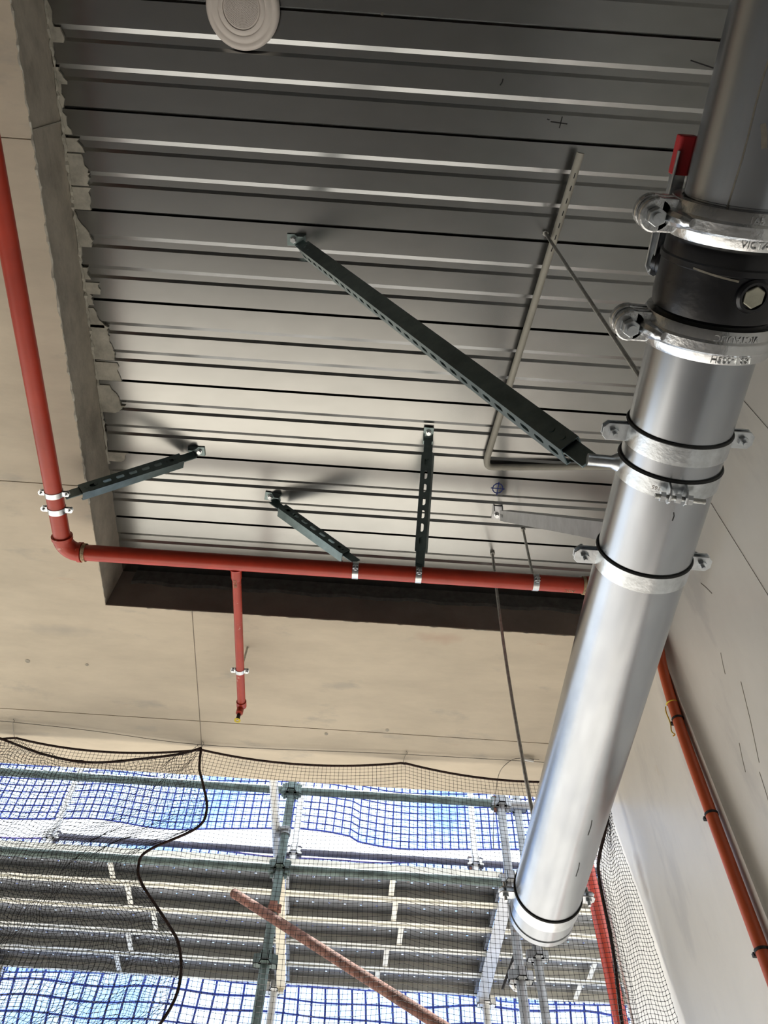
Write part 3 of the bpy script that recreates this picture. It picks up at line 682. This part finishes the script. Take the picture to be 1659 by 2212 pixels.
MB().lathe([(-.003, .0200), (0, .0228), (.003, .0200)], (1.1445, 2.1075, 2.185), V((.1, .25, -1)), 24).build('loop', 'ochre', st, smooth=True)
MB().tube(smooth_path([(1.126, 2.128, 2.185), (1.122, 2.132, 2.16), (1.124, 2.134, 2.11), (1.120, 2.140, 2.075), (1.128, 2.140, 2.060), (1.118, 2.138, 2.05)], 4), .0022, 6).build('string_tail', 'ochre', st)

# ================================================================== safety net
wire = thing('catenary_wire', (-.3, 2.80, ZS-.012), 'thin steel wire stretched under the concrete edge', 'wire')
MB().tube(smooth_path([(-4.0, 2.70, ZS-.006), (-1.57, 2.772, ZS-.010), (-.724, 2.838, ZS-.012), (.1945, 2.815, ZS-.012), (XW-.04, 2.81, ZS-.008)]), .0016, 6).build('wire_line', 'wire', wire)
MB().tube(smooth_path([(.80, 2.792, ZS-.012), (.70, 2.795, ZS-.012), (.655, 2.83, ZS-.018), (.630, 2.88, ZS-.03), (.618, 2.93, ZS-.08), (.60, 2.955, ZS-.2), (.585, 2.965, ZS-.36)]), .0018, 6).build('wire_tail', 'wire', wire)
MB().tube([(.72, 2.790, ZS-.014), (.775, 2.800, ZS-.014)], .0075, 10).build('ferrule', 'tubewhite', wire, smooth=True)
for hx in (-1.567, -.7249, .1945):
    hk = thing('net_hook', (hx, 2.86, ZS-.02), {-1.567: 'leftmost wire hook holding the black net rope', -.7249: 'wire hook at the concrete joint where the net rope hangs down', .1945: 'wire hook holding the net rope halfway to the big pipe'}[hx], 'hook', 'wire hooks of the net')
    yy = 2.772 if hx < -1 else 2.838 if hx < 0 else 2.815
    MB().tube(smooth_path([(hx+.006, yy-.014, ZS-.004), (hx+.012, yy-.004, ZS-.008), (hx+.004, yy+.01, ZS-.010), (hx-.002, 2.862, ZS-.016), (hx+.003, 2.876, ZS-.020), (hx+.010, 2.862, ZS-.014)], 4), .0016, 6).build('hook_wire', 'wire', hk)
RZT = ZS-.016
HK = [(-3.2, RZT), (-2.4, RZT-.0), (-1.567, RZT), (-.7249, RZT), (.1945, RZT), (1.10, RZT-.02)]
def top_z(x):
    for (a, za), (b, zb) in zip(HK[:-1], HK[1:]):
        if a <= x <= b:
            t = (x-a)/(b-a); return za+(zb-za)*t-.052*4*t*(1-t)*(.9 if a < -.7 else 1.0)
    return RZT
NY = 2.868; CELL = .0182
mn = thing('safety_net', (-.3, NY, ZS-.02), 'black safety net hanging behind the big pipe across the open edge', 'net')
xs = np.arange(-1.95, 1.02, CELL); nv = 86; P = np.zeros((len(xs), nv, 3))
for i, x in enumerate(xs):
    zt = top_z(x)
    for j in range(nv):
        f = j*CELL
        P[i, j] = (x+.010*math.sin(3*x+f*2.2)*min(1, f*3)+.004*math.sin(f*9+x*7), NY+.012*math.sin(4.1*x+1.3*f)*min(1, f*3), zt-f*1.0+.006*math.sin(x*5+f*3)*min(1, f*4))
for nm_, arr in (('net_twine', P), ('net_twine', P.transpose(1, 0, 2))):
    vs, q = strands(arr, .00075, (0, 1, 0)); raw_mesh(nm_, vs, q, 'net', mn, 'stuff')
vs, q = knots(P, .0021); raw_mesh('net_knots', vs, q, 'net', mn, 'stuff')
MB().tube([(x, NY-.002, top_z(x)) for x in np.arange(-1.95, 1.10, .03)], .0050, 8).build('border_rope', 'rope', mn, smooth=True)
# second net gathered at the left: sagging top rope and a hanging edge rope
n2 = thing('safety_net', (-1.2, NY-.03, 2.4), 'gathered black net at the left with a wavy hanging edge rope', 'net')
edge = smooth_path([(-.7249, NY-.012, RZT), (-.705, NY-.02, 2.36), (-.672, NY-.02, 2.28), (-.628, NY-.02, 2.155), (-.650, NY-.02, 2.06), (-.815, NY-.02, 1.945), (-.832, NY-.02, 1.875), (-.795, NY-.02, 1.80), (-.665, NY-.02, 1.66), (-.600, NY-.02, 1.575), (-.568, NY-.02, 1.45), (-.590, NY-.02, 1.34), (-.660, NY-.02, 1.23), (-.72, NY-.02, 1.05)], 8)
MB().tube(edge, .0056, 8).build('edge_rope', 'rope', n2, smooth=True)
sag = smooth_path([(-.7249, NY-.014, RZT), (-.80, NY-.02, 2.435), (-.946, NY-.022, 2.395), (-1.174, NY-.022, 2.353), (-1.386, NY-.022, 2.378), (-1.627, NY-.022, 2.455), (-1.80, NY-.022, 2.50)], 8)
MB().tube(sag, .0056, 8).build('sag_rope', 'rope', n2, smooth=True)
ez = np.array([p.z for p in edge][::-1]); ex = np.array([p.x for p in edge][::-1]); sx = np.array([p.x for p in sag][::-1]); sz = np.array([p.z for p in sag][::-1])
nu, nv = 74, 88; P2 = np.zeros((nu, nv, 3))
for i in range(nu):
    u = i/(nu-1)
    for j in range(nv):
        vv = j/(nv-1)
        xt = -1.85+(1.85-.7249)*u; zt = np.interp(xt, sx, sz); z = zt+(1.05-zt)*vv
        xr = np.interp(z, ez, ex); x = -1.85+(xr+1.85)*(u**.96)
        x0 = -.78-.62*(2.4-z)/1.2            # fold line running down to the left
        d = x-x0; x = x-.45*d*math.exp(-(d/.16)**2)
        P2[i, j] = (x+.007*math.sin(j*.9+i*.33)+random.uniform(-1, 1)*.0022, NY-.026-.006*math.exp(-(d/.16)**2)+.006*math.sin(i*.55), z+.006*math.sin(i*.7+j*.21)+random.uniform(-1, 1)*.0022)
for arr in (P2, P2.transpose(1, 0, 2)):
    vs, q = strands(arr, .0009, (0, 1, 0)); raw_mesh('net_twine', vs, q, 'net', n2, 'stuff')
vs, q = knots(P2, .0022); raw_mesh('net_knots', vs, q, 'net', n2, 'stuff')
# third net bunched against the wall pier
n3 = thing('safety_net', (1.05, 2.92, 2.3), 'black net bunched to a point against the pale wall pier', 'net')
nu, nv = 17, 80; P3 = np.zeros((nu, nv, 3))
for i in range(nu):
    u = i/(nu-1)
    for j in range(nv):
        vv = j/(nv-1); z = 2.40-1.25*vv
        xl = np.interp(z, [1.15, 1.43, 1.70, 1.98, 2.10, 2.25, 2.40], [.940, .955, .980, .988, 1.02, 1.085, 1.105]); xr = np.interp(z, [1.15, 1.45, 1.89, 2.05, 2.2, 2.40], [1.155, 1.152, 1.128, 1.112, 1.100, 1.108])
        P3[i, j] = (xl+(xr-xl)*u**.85+random.uniform(-1, 1)*.002, 2.895+.03*math.sin(u*3.0)-.02*u, z+.010*math.sin(u*9+j*.05)+.012*u*u)
for arr in (P3, P3.transpose(1, 0, 2)):
    vs, q = strands(arr, .00085, (0, 1, 0)); raw_mesh('net_twine', vs, q, 'net', n3, 'stuff')
vs, q = knots(P3, .0026); raw_mesh('net_knots', vs, q, 'net', n3, 'stuff')
MB().tube(smooth_path([(1.112, 2.90, 2.44), (1.108, 2.90, 2.36), (1.095, 2.90, 2.30), (1.06, 2.90, 2.20), (1.012, 2.9, 2.08), (.992, 2.9, 1.98), (.986, 2.90, 1.70), (.960, 2.90, 1.43), (.94, 2.9, 1.10)]), [.004]*6+[.0085]*6+[.007]*37, 8).build('edge_rope', 'rope', n3, smooth=True)
op_ = thing('red_pipe', (1.17, 3.55, 1.8), 'red upright pipe outside the net at the end of the pier', 'pipe')
MB().tube([(1.172, 3.55, 3.4), (1.172, 3.55, -8.9)], .030, 20).build('pipe_wall', 'red', op_, smooth=True)
pb = thing('grey_pipe', (1.25, 3.6, 1.8), 'pale grey upright pipe beside the outside red pipe', 'pipe')
MB().tube([(1.262, 3.58, 3.4), (1.262, 3.58, -8.9)], .034, 20).build('pipe_wall', 'lip', pb, smooth=True)

# ================================================================== scaffold
YS, YO, TR = 4.0, 5.27, .02415
VP = [3.185+.495, 3.185, 2.685, 2.165, 1.69, 1.19]
def v_pressing(p, parent, m):
    """four pressed V lugs round the standard"""
    for d in (X, -X, Y, -Y):
        t = Z.cross(d)
        b = MB().prism([(.016, -.034), (.060, -.020), (.060, .020), (.016, .034)], p-Z*.022, d, t, Z, .004)
        b.prism([(.016, -.034), (.060, -.020), (.060, -.016), (.016, -.030)], p-Z*.022, d, t, Z, .048)
        b.prism([(.016, .030), (.060, .016), (.060, .020), (.016, .034)], p-Z*.022, d, t, Z, .048)
        b.prism([(.056, -.020), (.060, -.020), (.060, .020), (.056, .020)], p-Z*.022, d, t, Z, .048)
        b.build('v_pressing', m, parent)
def standard(x, y, label, m='tubegreen', top=5.4, dz=0., vps=VP):
    o = thing('scaffold_standard', (x, y, FL), label, 'scaffold pole', 'upright scaffold standards')
    MB().tube([(x, y, -8.9), (x, y, top)], TR, 18).build('standard_tube', m, o, smooth=True)
    for z in vps: v_pressing(V((x, y, z+dz)), o, m)
    return o
XA, XB, X0, X2 = -.405, .862, -2.235, 2.13
standard(XA, YS, 'green grey scaffold upright left of centre with the rusty tube clamped to it')
standard(XB, YS, 'grey scaffold upright just left of the open pipe end', 'tubesteel')
standard(X0, YS, 'scaffold upright at the far left edge')
standard(X2, YS, 'scaffold upright of the bay behind the wall', 'tubesteel')
standard(1.062, 4.42, 'speckled second upright behind the open pipe end', 'tubesteel', dz=-.17)
standard(XA-.045, YO, 'outer upright behind the blue mesh left of centre', 'tubewhite', vps=[2.685, 3.66])
standard(.895, YO, 'outer upright behind the blue mesh at the right', 'tubewhite', vps=[2.685, 3.66])
standard(X0, YO, 'outer upright behind the blue mesh at the left', 'tubewhite', vps=[2.685, 3.66])
def ledger(xa, xb, y, z, label, m='tubegreen', name='scaffold_ledger'):
    o = thing(name, ((xa+xb)/2, y, z), label, 'scaffold tube', 'horizontal scaffold ledgers')
    MB().tube([(xa+.045, y, z), (xb-.045, y, z)], TR, 16).build('ledger_tube', m, o, smooth=True)
    for x, s in ((xa, 1), (xb, -1)):
        eb_ = MB().box((x+s*.045, y, z), (.030, .034, .070)).build('end_bracket', m, o, bevel=.002)
        MB().prism([(-.012, .050), (.012, .050), (.008, -.060), (-.008, -.060)], (x+s*.037, y-.006, z), X, Z, Y, .012).build('wedge', 'rust' if (xa > -1 and s < 0) else m, eb_)
    return o
for (z, nm) in ((3.195, 'upper'), (2.675, 'lower')):
    ledger(X0, XA, YS, z, f'{nm} ledger in the left scaffold bay'); ledger(XA, XB, YS, z, f'{nm} ledger in the middle scaffold bay'); ledger(XB, X2, YS, z, f'{nm} ledger in the bay behind the big pipe', 'tubesteel')
ledger(X0, XA-.045, YO, 3.665, 'outer guard rail of the left scaffold bay', 'darkrail'); ledger(XA-.045, .895, YO, 3.665, 'outer guard rail of the middle scaffold bay', 'darkrail'); ledger(.895, X2, YO, 3.665, 'outer guard rail of the right scaffold bay', 'darkrail')
def transom(x, label, m='cream', wd=.056):
    o = thing('scaffold_transom', (x, (YS+YO)/2, 2.66), label, 'scaffold beam', 'transoms under the planks')
    MB().box((x, (YS+YO)/2, 2.668), (wd, YO-YS-.08, .005)).build('bottom_flange', m, o)
    MB().box((x, (YS+YO)/2, 2.70), (.007, YO-YS-.08, .060)).build('web', m, o)
    for y, s in ((YS, 1), (YO, -1)): MB().box((x, y+s*.04, 2.68), (.034, .030, .070)).build('end_bracket', m, o, bevel=.002)
transom(XA, 'cream transom under the planks left of centre'); transom(XB, 'grey transom under the planks at the right', 'strutlight', .075); transom(X0, 'transom under the planks at the far left'); transom(X2, 'transom behind the wall pier')
# planks: folded pans with punched rows, lips and a cross stiffener
PZ, PW, PITCH = 2.705, .228, .245
def make_plank(L):
    o = thing('scaffold_plank', (0, 0, PZ), 'x', 'plank', 'perforated steel scaffold planks')
    t = .0016; zt = PZ+.058
    # local span: x 0..L, y 0..PW
    b = MB(); rows = [(.0, .070), (.070, .080), (.080, .150), (.150, .160), (.160, PW)]
    n = int(L/.092)
    for k, (a, c) in enumerate(rows):
        if k % 2 == 0: b.box((L/2, (a+c)/2, zt), (L, c-a, t))
        else:
            x = 0.
            for q in range(n):
                cx = (q+.5)*L/n+(.0 if k == 1 else .03)-.015
                b.box(((x+cx-.006)/2, (a+c)/2, zt), (cx-.006-x, c-a, t)); x = cx+.006
            b.box(((x+L)/2, (a+c)/2, zt), (L-x, c-a, t))
    b.build('pan', 'plank', o)
    for y, s in ((0, 1), (PW, -1)):
        MB().box((L/2, y+s*.001, PZ+.029), (L, .002, .058)).box((L/2, y+s*.010, PZ+.001), (L, .020, .002)).build('side_lip', 'lip', o)
    for y in (.045, .115, .185): MB().tube([(0, y, zt-.001), (L, y, zt-.001)], .003, 6).build('pressed_bead', 'plank', o)
    MB().box((L*.52, PW/2, PZ+.006), (.030, PW-.044, .004)).build('cross_stiffener', 'lip', o)
    for x in (.012, L-.012): MB().box((x, PW/2, PZ+.030), (.02, PW-.01, .050)).build('end_hook', 'plank', o)
    return o
ordn = ['first', 'second', 'third', 'fourth', 'fifth']
for xa, xb, nm in ((X0, XA, 'left'), (XA, XB, 'middle'), (XB, X2, 'right')):
    L = xb-xa-.05; base = None
    for k in range(5):
        if base is None: base = make_plank(L); o = base
        else: o = copy_tree(base)
        o.location = (xa+.025, 4.035+PITCH*k, PZ)
        o['label'] = f'perforated scaffold plank in the {nm} bay, {ordn[k]} from the building'
        for ch in o.children:
            if ch.name.startswith('cross_stiffener'): ch.location = ((-.03, .0, .05, -.02, -.06)[k]*(1 if nm != 'left' else 2.5), 0, 0)
# spray paint dabs on the planks
for (x, y) in [(.55, 4.32), (.60, 4.33), (.64, 4.325), (-.32, 4.30), (-1.95, 4.12), (-1.92, 4.14), (-.05, 4.09), (.02, 4.10)]:
    poly = [(.040*math.cos(a)*random.uniform(.5, 1.1), .026*math.sin(a)*random.uniform(.5, 1.1)) for a in np.arange(0, 6.28, .7)]
    bay = 'left' if x < XA else 'middle'; k = int((y-4.035)/PITCH)
    par = [o for o in bpy.data.objects if o.get('label', '').startswith(f'perforated scaffold plank in the {bay} bay, {ordn[k]} ')][0]
    MB().prism(poly, (x, y, PZ+.0560), X, Y, Z, .0010).build('paint_dab', 'paint', par)
# couplers, tie tube, rusty tube
def coupler(p, label, m='tubesteel', d=Y):
    o = thing('scaffold_coupler', p, label, 'coupler', 'tube couplers'); p = V(p)
    MB().lathe([(-.022, TR), (-.022, TR+.007), (.022, TR+.007), (.022, TR)], p, Z, 20).build('jaw', m, o, smooth=True)
    t = Z.cross(V(d)).normalized()
    MB().box(p+V(d)*(TR+.014), (.028, .040, .044), (V(d), t, Z)).build('jaw_block', m, o, bevel=.003)
    MB().lathe([(0, .006), (.055, .006)], p+t*.034+V(d)*-.02, V(d), 8, closed=False).build('coupler_bolt', m, o)
    MB().lathe([(0, .011), (.010, .011)], p+t*.034+V(d)*.030, V(d), HEX, closed=False).build('coupler_nut', m, o)
coupler((XA, YS, 2.905), 'coupler joining the pale tie tube to the left upright', d=-X)
tt = thing('tie_tube', (XA-.062, 3.8, 2.93), 'pale tie tube reaching from the scaffold over the slab edge', 'scaffold tube')
MB().tube([(XA-.070, 3.12, 2.90), (XA-.050, 4.42, 2.93)], TR, 16).build('tube_wall', 'tubewhite', tt, smooth=True)
coupler((XA, YS, 2.435), 'coupler joining the rusty tube to the left upright', 'rust', d=-Y)
rt = thing('rusty_tube', (.1, 3.6, 2.0), 'rusty brown tube slanting down to the right across the scaffold', 'scaffold tube')
pa, pb2 = V((-.622, 3.965, 2.492)), V((.372, 3.365, 1.622)); dd = (pb2-pa).normalized()
MB().lathe([(0, TR-.004), (0, TR), ((pb2-pa).length+.7, TR), ((pb2-pa).length+.7, TR-.004)], pa, dd, 20).build('tube_wall', 'rust', rt, smooth=True)
# bag hung on the scaffold and a black bar near the pipe end
bgp = thing('plastic_bag', (.90, 4.3, 2.4), 'small cloudy plastic bag hanging by the right scaffold upright', 'bag')
pv = [(0, .004), (.02, .018), (.06, .040), (.11, .048), (.15, .040), (.175, .016), (.18, .003)]
MB().lathe(pv, (.925, 4.30, 2.44), V((-.15, .1, -1)), 12, closed=False).build('bag_film', 'clear', bgp, smooth=True)
MB().tube([(.925, 4.30, 2.44), (.922, 4.29, 2.70)], .002, 6).build('bag_string', 'ink', bgp)
kb = thing('black_bar', (.87, 4.3, 2.4), 'thin black bar slanting beside the right scaffold upright', 'bar')
MB().tube([(.930, 4.28, 2.50), (.826, 4.32, 2.27)], .0075, 8).build('bar_rod', 'ink', kb, smooth=True)

# ================================================================== blue scaffold mesh
def blue_mesh(xa, xb, y, z0f, z1f, cell, label, sag=.02, rad=.0064, hem=True):
    o = thing('scaffold_mesh', ((xa+xb)/2, y, (z0f(0)+z1f(0))/2), label, 'mesh', 'blue scaffold mesh sheets')
    nx = int((xb-xa)/cell)+1; xs = np.linspace(xa, xb, nx); hz = z1f(0)-z0f(0); nz = max(3, int(abs(hz)/cell)+1)
    P = np.zeros((nx, nz, 3))
    for i, x in enumerate(xs):
        for j in range(nz):
            t = j/(nz-1); P[i, j] = (x+.02*math.sin(x*1.9+t*3)+.12*(t-.5)*math.sin(x*.9)*.4, y+.035*math.sin(x*2.3+t*2.5)+.01*math.sin(x*7), z0f(x)+(z1f(x)-z0f(x))*t+sag*math.sin(x*3.1+t*4)*(.3+.7*(1-t)))
    q = np.array([((i*nz+j), (i+1)*nz+j, (i+1)*nz+j+1, i*nz+j+1) for i in range(nx-1) for j in range(nz-1)])
    raw_mesh('woven_sheet', P.reshape(-1, 3)+np.array([0, .004, 0]), q, 'sheet', o)
    for arr in (P, P.transpose(1, 0, 2)):
        vs, qq = strands(arr, rad, (0, 1, 0)); raw_mesh('mesh_strands', vs, qq, 'strand', o, 'stuff')
    if hem: MB().tube([tuple(p) for p in P[:, -1 if hem == 'top' else 0]], .007, 6).build('hem_cord', 'strand' if hem != 'top' else 'purple', o)
    return o
def hemz(x):
    return 3.885+.045*math.cos((x+2.2)*2*math.pi/1.75)*(1 if x < -.4 else .9)+(-.03 if x > 0 else 0)
blue_mesh(-3.4, 2.6, 5.36, hemz, lambda x: 6.2, .064, 'blue scaffold mesh sheet above the outer guard rail')
blue_mesh(-3.4, 2.6, 5.36, lambda x: 2.76, lambda x: 3.70, .064, 'blue scaffold mesh strip behind the planks below the guard rail', hem='top')
blue_mesh(-3.4, 2.6, 5.38, lambda x: 2.12, lambda x: 2.79+.010*math.sin(x*9), .088, 'blue scaffold mesh sheet below the planks', rad=.0082, hem='top')
